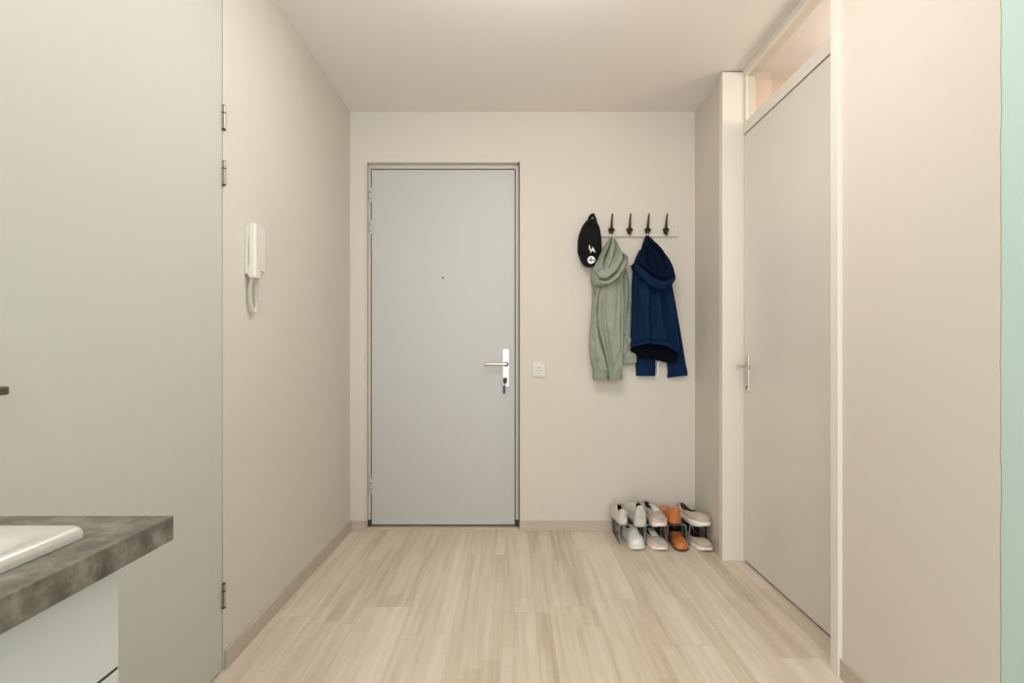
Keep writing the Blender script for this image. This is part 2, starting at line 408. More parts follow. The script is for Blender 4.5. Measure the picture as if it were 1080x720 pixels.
add_cyl(bm, (XL, .945, hz), (XL + .052, .945, hz), .009)
add_box(bm, XL + .046, XL + .056, .87, .973, hz - .008, hz + .008, .0035)
tag(from_bm('lever', bm, M['steel_dark'], hp), 'flat dark nickel lever')
rebase(d2)

# ---------------------------------------------------------------- room door on the right (door_3) and fanlight (window_1)
XD = 1.18
JN0, JN1, JF0, JF1 = 1.754, 1.797, 2.731, 2.777
d3 = thing('door_3', (XD, (JN0 + JF1) / 2, 0), 'flush cream door in the right wall with a fanlight above', 'door', kind='structure')
box('door_leaf', XD, XD + .04, JN1 + .002, JF0 - .004, .012, 2.163, M['door_right'], d3, bev=.001)
bm = bmesh.new()
add_box(bm, 1.070, 1.24, JF0, JF1, .0005, ZC - .008, .002)
add_box(bm, 1.065, 1.24, JN0, JN1, .0005, ZC - .008, .002)
add_box(bm, XD - .006, 1.24, JN1, JF0, 2.168, 2.225, .002)
add_box(bm, XD - .006, 1.24, JN1, JF0, ZC - .03, ZC - .001, .002)
from_bm('door_frame', bm, M['frame'], d3)
boxes('rubber_seal', [(XD + .04, XD + .055, JN1, JF0, .001, 2.168), ], M['gap'], d3)
hp = box('door_handle', XD - .008, XD + .001, 2.662, 2.700, .868, 1.045, M['steel'], d3, bev=.002)
bm = bmesh.new()
add_cyl(bm, (XD - .05, 2.681, .992), (XD - .007, 2.681, .992), .0085)
add_tube(bm, [(XD - .048, 2.686, .992), (XD - .05, 2.65, .992), (XD - .05, 2.60, .992), (XD - .048, 2.565, .992)], .0075, 12)
from_bm('lever', bm, M['steel'], hp, True)
bm = bmesh.new(); add_cyl(bm, (XD - .0095, 2.681, .888), (XD - .0075, 2.681, .888), .006); from_bm('keyhole', bm, M['gap'], hp)
rebase(d3)
w1 = thing('window_1', (XD + .02, 2.26, 2.225), 'narrow fanlight pane above the cream door', 'window', kind='structure')
boxes('window_frame', [(XD + .004, XD + .03, JN1 + .001, JN1 + .012, 2.226, ZC - .031), (XD + .004, XD + .03, JF0 - .012, JF0 - .001, 2.226, ZC - .031)], M['frame'], w1)
boxes('pane', [(XD + .014, XD + .018, JN1 + .012, JF0 - .012, 2.226, ZC - .031)], M['glass'], w1)
rebase(w1)

# ---------------------------------------------------------------- kitchen: base cabinet, worktop, sink
CX, CY, CZ = -.374, .593, .88
cab = thing('kitchen_base_cabinet', (-.68, -.25, 0), 'white handleless kitchen base cabinet under the dark stone worktop', 'cabinet')
boxes('body', [(XL + .002, -.415, .523, .541, .1, CZ - .0265), (XL + .002, -.415, -1.2, -1.182, .1, CZ - .0265), (XL + .002, -.415, -1.182, .523, .1, .118),
               (XL + .002, XL + .01, -1.182, .523, .118, CZ - .0265), (-.4335, -.415, -1.182, .523, CZ - .10, CZ - .0265), (XL + .01, -.4335, -.669, -.651, .118, CZ - .03)], M['cabinet'], cab, bev=.001)
box('plinth', XL + .002, -.45, -1.19, .53, .0005, .099, M['cabinet'], cab)
for y0, y1 in ((-.058, .541), (-.66, -.061)):
    box('drawer', -.4145, -.396, y0, y1, .7452, CZ - .0275, M['cabinet'], cab, bev=.001)
    dr = box('door', -.4145, -.396, y0, y1, .102, .7415, M['cabinet'], cab, bev=.001)
rebase(cab)
# grip gap: a dark strip stands in for the shade between drawer and door front
box('grip_gap_shade', -.4148, -.3972, -.66, .5405, .7418, .7449, M['gap'], cab).data.transform(Matrix.Translation(-cab.location))
# worktop with sink cut-out
SX0, SX1, SY0, SY1 = -.90, -.416, -.42, .528      # sink outer
bx0, bx1, by0, by1 = -.845, -.4325, -.10, .486      # basin opening
cut = .012
bm = bmesh.new()
hx0, hx1, hy0, hy1 = bx0 - cut, bx1 + cut, by0 - cut, by1 + cut
z0, z1 = CZ - .026, CZ
X_ = [XL + .002, hx0, hx1, CX]; Y_ = [-1.2, hy0, hy1, CY]
vt = [[bm.verts.new((x, y, z1)) for y in Y_] for x in X_]; vb = [[bm.verts.new((x, y, z0)) for y in Y_] for x in X_]
for i in range(3):
    for j in range(3):
        if i == 1 and j == 1: continue
        bm.faces.new((vt[i][j], vt[i + 1][j], vt[i + 1][j + 1], vt[i][j + 1])); bm.faces.new((vb[i][j], vb[i][j + 1], vb[i + 1][j + 1], vb[i + 1][j]))
for i in range(3):
    bm.faces.new((vt[i][0], vb[i][0], vb[i + 1][0], vt[i + 1][0])); bm.faces.new((vt[i][3], vt[i + 1][3], vb[i + 1][3], vb[i][3]))
    bm.faces.new((vt[0][i], vt[0][i + 1], vb[0][i + 1], vb[0][i])); bm.faces.new((vt[3][i], vb[3][i], vb[3][i + 1], vt[3][i + 1]))
for a, b in (((1, 1), (2, 1)), ((2, 1), (2, 2)), ((2, 2), (1, 2)), ((1, 2), (1, 1))):
    bm.faces.new((vt[a[0]][a[1]], vt[b[0]][b[1]], vb[b[0]][b[1]], vb[a[0]][a[1]]))
tag(from_bm('worktop', bm, M['stone']), 'dark grey stone-look kitchen worktop with an inset sink', 'worktop')

# sink: concentric rounded rectangles from outer skirt over rim into basin
def rrect(x0, x1, y0, y1, r, n=10):
    out = []
    for cx, cy, a0 in ((x1 - r, y1 - r, 0), (x0 + r, y1 - r, PI / 2), (x0 + r, y0 + r, PI), (x1 - r, y0 + r, 3 * PI / 2)):
        for k in range(n + 1):
            a = a0 + PI / 2 * k / n; out.append((cx + r * math.cos(a), cy + r * math.sin(a)))
    return out
bm = bmesh.new()
prof = [  # (x0,x1,y0,y1,r,z)
    (SX0, SX1, SY0, SY1, .010, CZ + .0005), (SX0, SX1, SY0, SY1, .010, CZ + .0055), (SX0 + .0015, SX1 - .0015, SY0 + .0015, SY1 - .0015, .010, CZ + .0095),
    (SX0 + .004, SX1 - .004, SY0 + .004, SY1 - .004, .009, CZ + .0118), (SX0 + .007, SX1 - .007, SY0 + .007, SY1 - .007, .008, CZ + .012),
    (bx0 - .004, bx1 + .004, by0 - .004, by1 + .004, .026, CZ + .0118), (bx0, bx1, by0, by1, .024, CZ + .010), (bx0 + .004, bx1 - .004, by0 + .004, by1 - .004, .03, CZ + .002),
    (bx0 + .007, bx1 - .007, by0 + .007, by1 - .007, .03, CZ - .02), (bx0 + .012, bx1 - .012, by0 + .012, by1 - .012, .035, CZ - .13),
    (bx0 + .03, bx1 - .03, by0 + .03, by1 - .03, .04, CZ - .155), (bx0 + .15, bx1 - .15, by0 + .2, by1 - .2, .03, CZ - .16)]
rings = [[bm.verts.new((x, y, p[5])) for x, y in rrect(*p[:5])] for p in prof]
for a, b in zip(rings, rings[1:]):
    n = len(a)
    for j in range(n): bm.faces.new((a[j], a[(j + 1) % n], b[(j + 1) % n], b[j]))
bm.faces.new(rings[-1])
sk = thing('kitchen_sink', ((SX0 + SX1) / 2, .05, CZ), 'white inset sink with a raised rounded rim on the dark worktop', 'sink')
M['sink'] = mat('satin_sink_steel', (222, 218, 212), .25, .5)
from_bm('basin', bm, M['sink'], sk, True)
bm = bmesh.new(); add_cyl(bm, (-.641, .187, CZ - .1595), (-.641, .187, CZ - .154), .042, .038, 28); add_cyl(bm, (-.641, .187, CZ - .154), (-.641, .187, CZ - .150), .012, .012); from_bm('drain', bm, M['steel'], sk)
rebase(sk)

# ---------------------------------------------------------------- intercom on the left wall
ic = thing('intercom', (XL, 1.976, 1.43), 'white wall intercom handset with a coiled cord on the left wall', 'intercom')
XF = -.926
box('wall_plate', XL, XF - .006, 1.984, 2.018, 1.352, 1.528, M['plastic'], ic, bev=.004)
box('front_cover', XF - .01, XF, 1.981, 2.019, 1.36, 1.526, M['plastic'], ic, bev=.004)
bm = bmesh.new()
add_box(bm, XL, XL + .012, 1.937, 1.985, 1.345, 1.522, .003)
from_bm('back_shell', bm, M['socket'], ic)
bm = bmesh.new()
add_box(bm, XL + .013, XF + .002, 1.936, 1.979, 1.33, 1.53, .007, 3)
add_box(bm, XL + .008, XF - .006, 1.9375, 1.978, 1.475, 1.526, .006, 3); add_box(bm, XL + .008, XF - .006, 1.9375, 1.978, 1.336, 1.378, .006, 3)
from_bm('handset', bm, M['plastic'], ic)
# coiled cord: helix round a narrow U
U = smooth_path([(XL + .02, 1.956, 1.332), (XL + .014, 1.95, 1.30), (XL + .014, 1.953, 1.25), (XL + .016, 1.972, 1.212), (XL + .016, 1.992, 1.23), (XL + .016, 1.998, 1.28), (XL + .018, 2.0, 1.352)], 60)
pts = []
for i, p in enumerate(U):
    d = (U[min(i + 1, len(U) - 1)] - U[max(i - 1, 0)]).normalized(); a = d.cross(Vector((1, 0, 0))).normalized(); c = Vector((1, 0, 0))
    ph = i * 2 * PI / 6.0
    pts.append(p + (a * math.cos(ph) + c * math.sin(ph)) * .0058)
tube('coiled_cord', pts, .0016, M['plastic'], ic, n=6, k=1)
rebase(ic)

# ---------------------------------------------------------------- wall socket
def at(px_, py_, y=YB):
    return ((px_ - 540) / 566.4 * y, CAMZ + (372 - py_) / 566.4 * y)
sc_ = thing('wall_socket', (.161, YB, .972), 'square cream wall socket between entrance door and sage hoodie', 'wall socket')
cx, cz = .161, .964
bm = bmesh.new(); add_box(bm, cx - .041, cx + .041, YB - .008, YB, cz - .048, cz + .048, .002)
from_bm('cover_frame', bm, M['socket'], sc_)
bm = bmesh.new(); add_box(bm, cx - .03, cx + .03, YB - .011, YB - .007, cz - .036, cz + .03, .0015); fp = from_bm('face_plate', bm, M['plastic'], sc_)
bm = bmesh.new()
for k in range(28):
    a = 2 * PI * k / 28; b_ = 2 * PI * (k + 1) / 28
    q = [bm.verts.new((cx + r * math.cos(t), YB - y, cz - .008 + r * math.sin(t))) for t in (a, b_) for r, y in ((.019, .0125), (.021, .0125), (.021, .0105), (.017, .0105))]
    for i in range(4): bm.faces.new((q[i], q[(i + 1) % 4], q[4 + (i + 1) % 4], q[4 + i]))
bmesh.ops.remove_doubles(bm, verts=bm.verts[:], dist=1e-5)
from_bm('socket_ring', bm, M['socket'], sc_)
bm = bmesh.new()
for dx, dz in ((-.0095, -.008), (.0095, -.008), (0, -.024), (0, .007)):
    add_cyl(bm, (cx + dx, YB - .0118, cz + dz), (cx + dx, YB - .0105, cz + dz), .003, n=12)
from_bm('contact_hole', bm, M['gap'], sc_)
rebase(sc_)

# ---------------------------------------------------------------- coat rail and hooks
YW = YB
ra = thing('coat_rail', (.71, YB, 1.77), 'white coat rail with five dark hooks beside the entrance door', 'coat rack')
RZ0, RZ1 = 1.748, 1.812
box('rail', .43, .986, YB - .014, YB, RZ0, RZ1, M['wall'], ra, bev=.003)
HX = [(v - 540) / 177 - .004 for v in (625.6, 644.6, 663.6, 682.6, 701.6)]
for hx in HX:
    bm = bmesh.new()
    # diamond back plate
    add_box(bm, hx - .012, hx + .012, YB - .022, YB - .0175, 1.764, 1.796, .004)
    # upper prong
    add_tube(bm, [(hx, YB - .02, 1.785), (hx + .0005, YB - .03, 1.80), (hx + .001, YB - .036, 1.83), (hx + .002, YB - .044, 1.862), (hx + .0025, YB - .05, 1.872)], [.0100, .0085, .0066, .005, .004], 10)
    add_sphere(bm, (hx + .0025, YB - .051, 1.874), .0046)
    # lower cup prong
    add_tube(bm, [(hx, YB - .02, 1.776), (hx, YB - .034, 1.760), (hx, YB - .046, 1.757), (hx, YB - .052, 1.768)], [.007, .006, .005, .0045], 10)
    add_sphere(bm, (hx, YB - .030, 1.786), .0205, (1, .55, .62), 16); add_cyl(bm, (hx, YB - .034, 1.762), (hx, YB - .030, 1.784), .005, .017, 16)
    add_sphere(bm, (hx, YB - .053, 1.772), .0055)
    from_bm('hook', bm, M['iron'], ra, True)
rebase(ra)

# ---------------------------------------------------------------- cloth relief builder
S0 = 566.4 / 3.13
def gx(u): return (u - 540) / S0
def gz(v): return CAMZ + (372 - v) / S0
FA = 2.5
def seg_d(p, a, b):
    ax, ay = a; bx_, by_ = b; dx, dy = bx_ - ax, by_ - ay; L2 = dx * dx + dy * dy
    t = 0 if L2 == 0 else max(0, min(1, ((p[0] - ax) * dx + (p[1] - ay) * dy) / L2))
    return math.hypot(p[0] - ax - t * dx, p[1] - ay - t * dy), t
def cloth(name, rows, m, parent, folds=(), nu=96, nv=110, yc=3.155, tb=.018, open_bottom=False, wr=.0025, sq=.75, seed=0, inner=None, cap=True, solid=.003, inside=None):
    """garment piece lofted down its rows (xl, yl, xr, yr, sag, front thickness, y offset, back drop), folds pressed in along polylines"""
    K = [Vector(r[:4]) for r in rows]
    def spline(col):
        return [q.x for q in smooth_path([(r[col] if len(r) > col else 0, 0, 0) for r in rows], 12)]
    cols = [spline(i) for i in range(8)]
    n = len(cols[0]); bm = bmesh.new(); rings = []
    for i in range(nv + 1):
        f = i / nv * (n - 1); i0 = min(int(f), n - 2); t = f - i0
        xl, yl, xr, yr, sag, th, yo, drop = [c[i0] * (1 - t) + c[i0 + 1] * t for c in cols]
        ring = []
        for j in range(nu):
            a = 2 * PI * j / nu; ca, sa = math.cos(a), math.sin(a)
            s = .5 + .5 * math.copysign(abs(ca) ** sq, ca)
            X = xl + (xr - xl) * s; V = yl + (yr - yl) * s + sag * 4 * s * (1 - s)
            fr = math.copysign(abs(sa) ** sq, sa)
            if fr >= 0:
                dy = th * fr; wgt = min(1, fr * 1.6)
                for poly, wd, am in folds:
                    best = 1e9; pr = 0
                    for k_, (a_, b_) in enumerate(zip(poly, poly[1:])):
                        d_, tt = seg_d((X, V), a_, b_)
                        if d_ < best: best = d_; pr = (k_ + tt) / (len(poly) - 1)
                    if best < wd * 3:
                        e = math.sin(PI * min(1, max(0, .08 + .92 * pr))) ** .4 if am < 0 else 1
                        dy += am * FA * wgt * math.exp(-(best / wd) ** 2) * max(.15, e)
                dy += wr * 1.5 * wgt * (noise.noise(Vector((X * .13, V * .035, seed))) * 2.2 + noise.noise(Vector((X * .35, V * .09, seed + 5))))
            else:
                dy = tb * fr; V += drop * (-fr)
            ring.append(bm.verts.new((gx(X), yc + yo - dy, gz(V))))
        rings.append(ring)
    for a, b in zip(rings, rings[1:]):
        for j in range(nu): bm.faces.new((a[j], a[(j + 1) % nu], b[(j + 1) % nu], b[j]))
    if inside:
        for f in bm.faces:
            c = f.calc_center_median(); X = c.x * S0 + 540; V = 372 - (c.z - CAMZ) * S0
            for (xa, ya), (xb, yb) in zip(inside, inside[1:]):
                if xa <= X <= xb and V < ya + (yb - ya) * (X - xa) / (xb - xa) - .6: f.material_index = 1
    if cap: bm.faces.new(rings[0][::-1])
    if not open_bottom: bm.faces.new(rings[-1])
    o = from_bm(name, bm, [m, inner or m], parent, True)
    if open_bottom:
        sm = o.modifiers.new('Solidify', 'SOLIDIFY'); sm.thickness = solid; sm.offset = -1
        sm.material_offset = 1; sm.material_offset_rim = 0
    return o

# ---- black cap on the leftmost hook
cp = thing('baseball_cap', (.46, YB - .03, 1.72), 'black baseball cap with white letters hanging left of the sage hoodie', 'cap')
crown = cloth('crown', [(622, 229.6, 629, 229.6, 0, .008), (619, 231.5, 630.5, 231.5, -1, .03), (614, 239, 633.2, 239, -1, .06), (610.6, 250, 634.9, 250, 0, .082), (610, 262, 635.2, 262, 0, .08),
                        (611, 268, 634.4, 268, 1.5, .06), (613, 270, 633, 270, 2.5, .035)], M['blackcap'], cp,
              folds=[([(623.6, 230), (622.3, 245), (622, 268)], .5, -.0025), ([(629, 233), (631, 246), (630, 262)], .45, -.002), ([(617, 234), (614, 246), (614.5, 264)], .45, -.002),
                     ([(620, 240), (624, 236), (629, 240)], 2.2, -.01)], yc=3.172, tb=.008, nu=80, nv=70, wr=.003)
cloth('visor', [(612.5, 267, 633.5, 267, 1, .03, -.03), (611.6, 271, 633.0, 271, 2, .034, -.034), (613, 276, 631, 276, 2.5, .03, -.036), (615.5, 279.5, 627.5, 279.5, 2, .02, -.038), (618, 280.6, 625, 280.6, .6, .006, -.04)],
      M['blackcap'], cp, yc=3.172, tb=.006, nu=64, nv=40, wr=.0008, seed=3)
bm = bmesh.new(); add_tube(bm, [(gx(622), 3.165, gz(232)), (gx(623.2), 3.158, gz(227.8)), (gx(625.6), 3.152, gz(225.2)), (gx(627.8), 3.158, gz(228.3)), (gx(629), 3.165, gz(232))], [.011, .010, .008, .009, .011], 10, flat=.5)
from_bm('strap', bm, M['blackcap'], cp, True)
bm = bmesh.new(); add_sphere(bm, (gx(624), 3.172 - .045, gz(233.6)), .004); from_bm('button', bm, M['blackcap'], cp, True)
def stroke(bm, p, q, wdt, y, dp=.006):
    a = Vector((gx(p[0]), 0, gz(p[1]))); b = Vector((gx(q[0]), 0, gz(q[1]))); d = (b - a).normalized(); nn = Vector((-d.z, 0, d.x)) * wdt / 2
    vs = [bm.verts.new(v + Vector((0, yy, 0))) for yy in (y, y + dp) for v in (a + nn, b + nn, b - nn, a - nn)]
    for f in ((0, 1, 2, 3), (7, 6, 5, 4), (0, 4, 5, 1), (1, 5, 6, 2), (2, 6, 7, 3), (3, 7, 4, 0)): bm.faces.new([vs[i] for i in f])
ly = 3.172 - .0885
bm = bmesh.new()
stroke(bm, (620.4, 260.2), (620.9, 265.0), .0052, ly, .012); stroke(bm, (620.6, 264.8), (624.2, 264.4), .0048, ly, .012)          # L
stroke(bm, (623.9, 262.2), (621.7, 267.8), .0046, ly, .012); stroke(bm, (623.8, 262.2), (626.3, 267.2), .0050, ly, .012); stroke(bm, (622.6, 265.9), (625.4, 265.6), .004, ly, .012)  # A
lg = from_bm('letter_emblem', bm, M['white'], crown); tag(lg, 'white interlocking letters L and A')
bm = bmesh.new(); add_cyl(bm, (gx(622.8), 3.172 - .0745, gz(275)), (gx(622.8), 3.172 - .06, gz(275)), .0215, .0215, 32)
stk = from_bm('round_sticker', bm, M['white'], crown); tag(stk, 'round white sticker')
bm = bmesh.new(); yy = 3.172 - .0755
stroke(bm, (622.6, 272.4), (622.4, 277.2), .004, yy, .002); stroke(bm, (622.6, 272.6), (620.3, 275.6), .0035, yy, .002); stroke(bm, (620.2, 275.6), (625.6, 275.3), .0035, yy, .002)
stroke(bm, (624.6, 273.2), (625.4, 277.0), .003, yy, .002)
tag(from_bm('sticker_print', bm, M['blackcap'], crown), 'dark mark printed on the round sticker')
rebase(cp)

def hanger_loop(parent, hx, m, wd=.012):
    bm = bmesh.new()
    add_tube(bm, [(hx - wd * .75, 3.148, 1.722), (hx - wd * .7, 3.15, 1.742), (hx, 3.154, 1.7665), (hx + wd * .7, 3.15, 1.742), (hx + wd * .75, 3.148, 1.722)], .0028, 8)
    return from_bm('hanging_loop', bm, m, parent, True)

# ---- sage hoodie
gh = thing('hoodie', (.60, YB - .03, 1.5), 'sage green hoodie hanging on the coat rail between cap and navy hoodie', 'hoodie')
cloth('torso', [(636, 268, 660, 268, 0, .02), (629, 285, 662, 281, 0, .034), (626, 305, 667.5, 305, 0, .036), (627, 330, 669, 328, 0, .036), (632, 352, 668.5, 352, 0, .034), (640, 368, 671.5, 366, 0, .036), (644, 381, 673, 380, 1.5, .032), (645, 384, 672, 383, 1, .02)],
      M['green'], gh, folds=[([(662, 280), (664, 310), (661, 340), (659.5, 356)], 1.3, -.017), ([(665.5, 300), (667, 325), (664.5, 352)], 1.0, -.006), ([(659, 358), (664, 368), (672, 372)], 2.2, -.008), ([(667, 356), (662, 364), (658, 374)], 1.4, .006), ([(660, 290), (661, 325), (658.5, 352)], 1.4, .010),
                             ([(645, 379.5), (673, 378.6)], .6, -.003)], yc=3.172, tb=.012, wr=.005, seed=1)
def cuffed(pc, rows, folds, cuff, yc, seed, parent, m, m2, fc=()):
    s = cloth('sleeve', rows, m, parent, folds=folds, yc=yc, tb=.015, wr=.004, seed=seed, nu=72, nv=100)
    cloth('cuff', cuff, m2, s, folds=fc, yc=yc, tb=.015, wr=.001, seed=seed + 1, nu=72, nv=24, open_bottom=True, inner=m2)
    return s
cuffed('', [(630, 287, 640, 287, 0, .02), (626.5, 300, 640, 300, 0, .03), (624, 330, 636, 330, 0, .03), (622.2, 358, 637, 358, 0, .032), (622.5, 374, 641, 374, 0, .036), (625, 387, 642.5, 388, 0, .034), (626.4, 391.6, 641.5, 391.6, 0, .026)],
       [([(634, 300), (629, 330), (632.5, 356), (638, 376), (641, 390)], .9, -.014), ([(626, 355), (629, 375), (635, 389)], 1.0, -.006), ([(624, 366), (628, 380), (631, 391)], .9, .005), ([(628.5, 310), (626, 340), (625.5, 362)], 1.0, -.005)],
       [(625.9, 391.2, 641.8, 391.2, 0, .029), (625.5, 396, 641.5, 396, 0, .03), (625.6, 400.4, 641.3, 400.4, 0, .029)], 3.142, 11, gh, M['green'], M['green2'])
cuffed('', [(634, 282, 655, 276, 0, .028), (632, 298, 656.5, 294, 0, .045), (630, 322, 658, 320, 0, .05), (631, 345, 658, 345, 0, .05), (635.5, 366, 657.5, 366, 0, .048), (639.5, 384, 657, 384, 0, .044), (641.6, 391.5, 656, 391.4, 0, .03)],
       [([(649.5, 292), (650.5, 320), (648, 350), (645.5, 372)], 1.0, -.006), ([(653.5, 285), (655, 320), (654.5, 360), (653, 384)], .9, -.006), ([(638.5, 300), (635.5, 330), (638.5, 358), (643.5, 384)], 1.3, .007), ([(640, 345), (644.5, 368), (647, 388)], 1.1, -.006), ([(633, 310), (631.5, 340), (638, 366)], .9, -.005),
        ([(652, 372), (649, 384), (648, 391)], 1.0, -.006)],
       [(641.4, 391, 656.4, 391, 0, .034), (641.3, 396, 656.3, 396, 0, .036), (641.5, 400.8, 656, 400.4, 0, .035)], 3.137, 21, gh, M['green'], M['green2'])
hd = cloth('hood', [(643.6, 248.6, 647.4, 248.6, 0, .012), (640.6, 254, 649.8, 253, 0, .028), (635.5, 263, 653, 260, 0, .05), (630.5, 272, 655.5, 265, 2, .066), (626, 281, 660.5, 268.6, 5, .084), (624, 288, 662, 271.5, 8, .09), (623.2, 295, 661.8, 276, 10, .09), (624.2, 299.5, 660.5, 280, 10, .078), (626, 301.5, 658.5, 282, 9, .055)],
           M['green'], gh, folds=[([(644.5, 252), (640.5, 264), (636, 276), (634.5, 287)], .8, -.022), ([(648, 254), (648.5, 264), (645, 274), (640, 286)], 1.1, -.013), ([(641.5, 258), (634, 272), (630, 286)], 1.2, .008),
                                  ([(624.8, 287), (630, 296), (638, 297), (648, 289), (655, 277), (658, 269)], 1.1, -.017), ([(646, 256), (643, 270), (639, 283)], 1.2, .008), ([(651.5, 262), (650, 272), (646, 282)], .9, -.008),
                                  ([(655.5, 270), (658, 273.5), (661, 275)], 1.4, -.016), ([(626, 292), (632, 300.5), (641, 300.5), (651, 292)], 1.8, .006)], yc=3.138, tb=.01, wr=.004, seed=31, nv=130, nu=120)
hanger_loop(gh, HX[1], M['white'])
tube('drawstring', [(gx(627.2), 3.105, gz(300)), (gx(626.8), 3.10, gz(305)), (gx(626.4), 3.10, gz(311.5))], [.0045, .0055, .006], mat('drawstring_end', (112, 118, 102), .7), gh)
rebase(gh)

# ---- navy hoodie
nh = thing('hoodie', (.83, YB - .03, 1.5), 'navy blue hoodie hanging on the coat rail right of the sage one', 'hoodie')
cloth('torso', [(675, 263, 700, 263, 0, .02), (670, 275, 706, 277, 0, .04), (667.5, 292, 708.5, 294, 0, .052), (666.8, 315, 711.5, 317, 0, .06), (666.2, 338, 714.3, 341, 0, .068), (665.3, 355, 716.2, 360, -2, .078, 0, 8), (665, 363, 717, 370, -5, .088, 0, 14), (666, 366.5, 716.5, 374.5, -8, .092, 0, 17)],
      M['navy'], nh, folds=[([(686, 300), (688, 325), (686, 362)], 2.2, -.016), ([(696, 305), (702, 335), (708, 368)], 2.2, -.015), ([(674, 292), (673, 320), (674, 364)], 1.8, -.011), ([(680, 300), (680.5, 330), (680, 362)], 2.4, .010), ([(692, 312), (695, 340), (697, 364)], 2.5, .011),
                            ([(704, 300), (709, 335), (713, 370)], 1.4, .009), ([(669, 290), (669.5, 325), (669, 362)], 1.2, .006), ([(667, 362), (680, 358.5), (700, 360), (716, 370)], 1.0, -.006)],
      yc=3.152, tb=.008, wr=.005, seed=41, open_bottom=True, inner=M['navy_dark'], nu=120, solid=.006)
def nsleeve(rows, folds, cuff, yc, seed):
    s = cloth('sleeve', rows, M['navy'], nh, folds=folds, yc=yc, tb=.010, wr=.002, seed=seed, nu=64, nv=90)
    cloth('cuff', cuff, M['navy'], s, yc=yc, tb=.010, wr=.001, seed=seed + 1, nu=64, nv=24, open_bottom=True, inner=M['navy_dark'])
nsleeve([(702, 280, 709, 286, 0, .008), (702, 300, 712.5, 302, 0, .010), (703, 330, 717.5, 330, 0, .012), (704, 355, 721.5, 353, 0, .013), (705.5, 375, 724.5, 372, 0, .013), (707, 390, 727, 387.5, 0, .013)],
        [([(714, 330), (718, 355), (722, 384)], 1.0, -.006), ([(708, 350), (712, 388)], 1.2, -.005), ([(711, 376), (717, 384)], 1.2, .005)],
        [(707, 389, 727.2, 386.8, 0, .014), (706.8, 394, 728, 391.5, 0, .015), (706.8, 398.6, 728.6, 396, 0, .013)], 3.185, 51)
nsleeve([(672, 345, 690, 345, 0, .010), (672.5, 365, 693, 365, 0, .010), (672.8, 387, 694, 386, 0, .012)],
        [([(683, 350), (684, 384)], 1.2, -.005)],
        [(672.8, 386, 694.2, 385.4, 0, .012), (673, 392, 694, 391, 0, .014), (673.2, 396.6, 693.6, 396.8, 0, .012)], 3.185, 61)
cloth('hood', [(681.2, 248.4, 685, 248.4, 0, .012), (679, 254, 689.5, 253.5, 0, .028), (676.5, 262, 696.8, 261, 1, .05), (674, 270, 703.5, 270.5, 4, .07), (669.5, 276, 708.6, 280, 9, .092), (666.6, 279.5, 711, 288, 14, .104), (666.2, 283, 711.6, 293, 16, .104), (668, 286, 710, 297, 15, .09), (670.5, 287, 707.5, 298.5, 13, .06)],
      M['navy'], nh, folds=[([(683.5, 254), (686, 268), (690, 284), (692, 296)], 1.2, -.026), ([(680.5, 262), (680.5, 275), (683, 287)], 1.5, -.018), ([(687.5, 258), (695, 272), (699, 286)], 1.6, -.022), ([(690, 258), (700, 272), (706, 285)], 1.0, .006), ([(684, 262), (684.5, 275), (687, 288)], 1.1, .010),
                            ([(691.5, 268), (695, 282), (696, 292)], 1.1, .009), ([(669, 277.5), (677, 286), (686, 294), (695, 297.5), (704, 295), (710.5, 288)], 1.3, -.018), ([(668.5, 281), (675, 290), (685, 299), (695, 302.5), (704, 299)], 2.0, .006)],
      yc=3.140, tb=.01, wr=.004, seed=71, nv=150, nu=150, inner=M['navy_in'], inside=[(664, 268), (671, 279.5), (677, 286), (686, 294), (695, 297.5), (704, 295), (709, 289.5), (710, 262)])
hanger_loop(nh, HX[3], M['white'])
tube('drawstring', [(gx(668), 3.08, gz(281)), (gx(664.8), 3.075, gz(281.3)), (gx(661.8), 3.072, gz(282.6))], [.003, .0026, .0022], M['navy_dark'], nh)
tube('zip_cord', [(gx(696.4), 3.16, gz(381)), (gx(695), 3.155, gz(386)), (gx(695.6), 3.15, gz(391)), (gx(693.4), 3.14, gz(397)), (gx(691.5), 3.138, gz(397.6))], .0035, M['white'], nh)
rebase(nh)

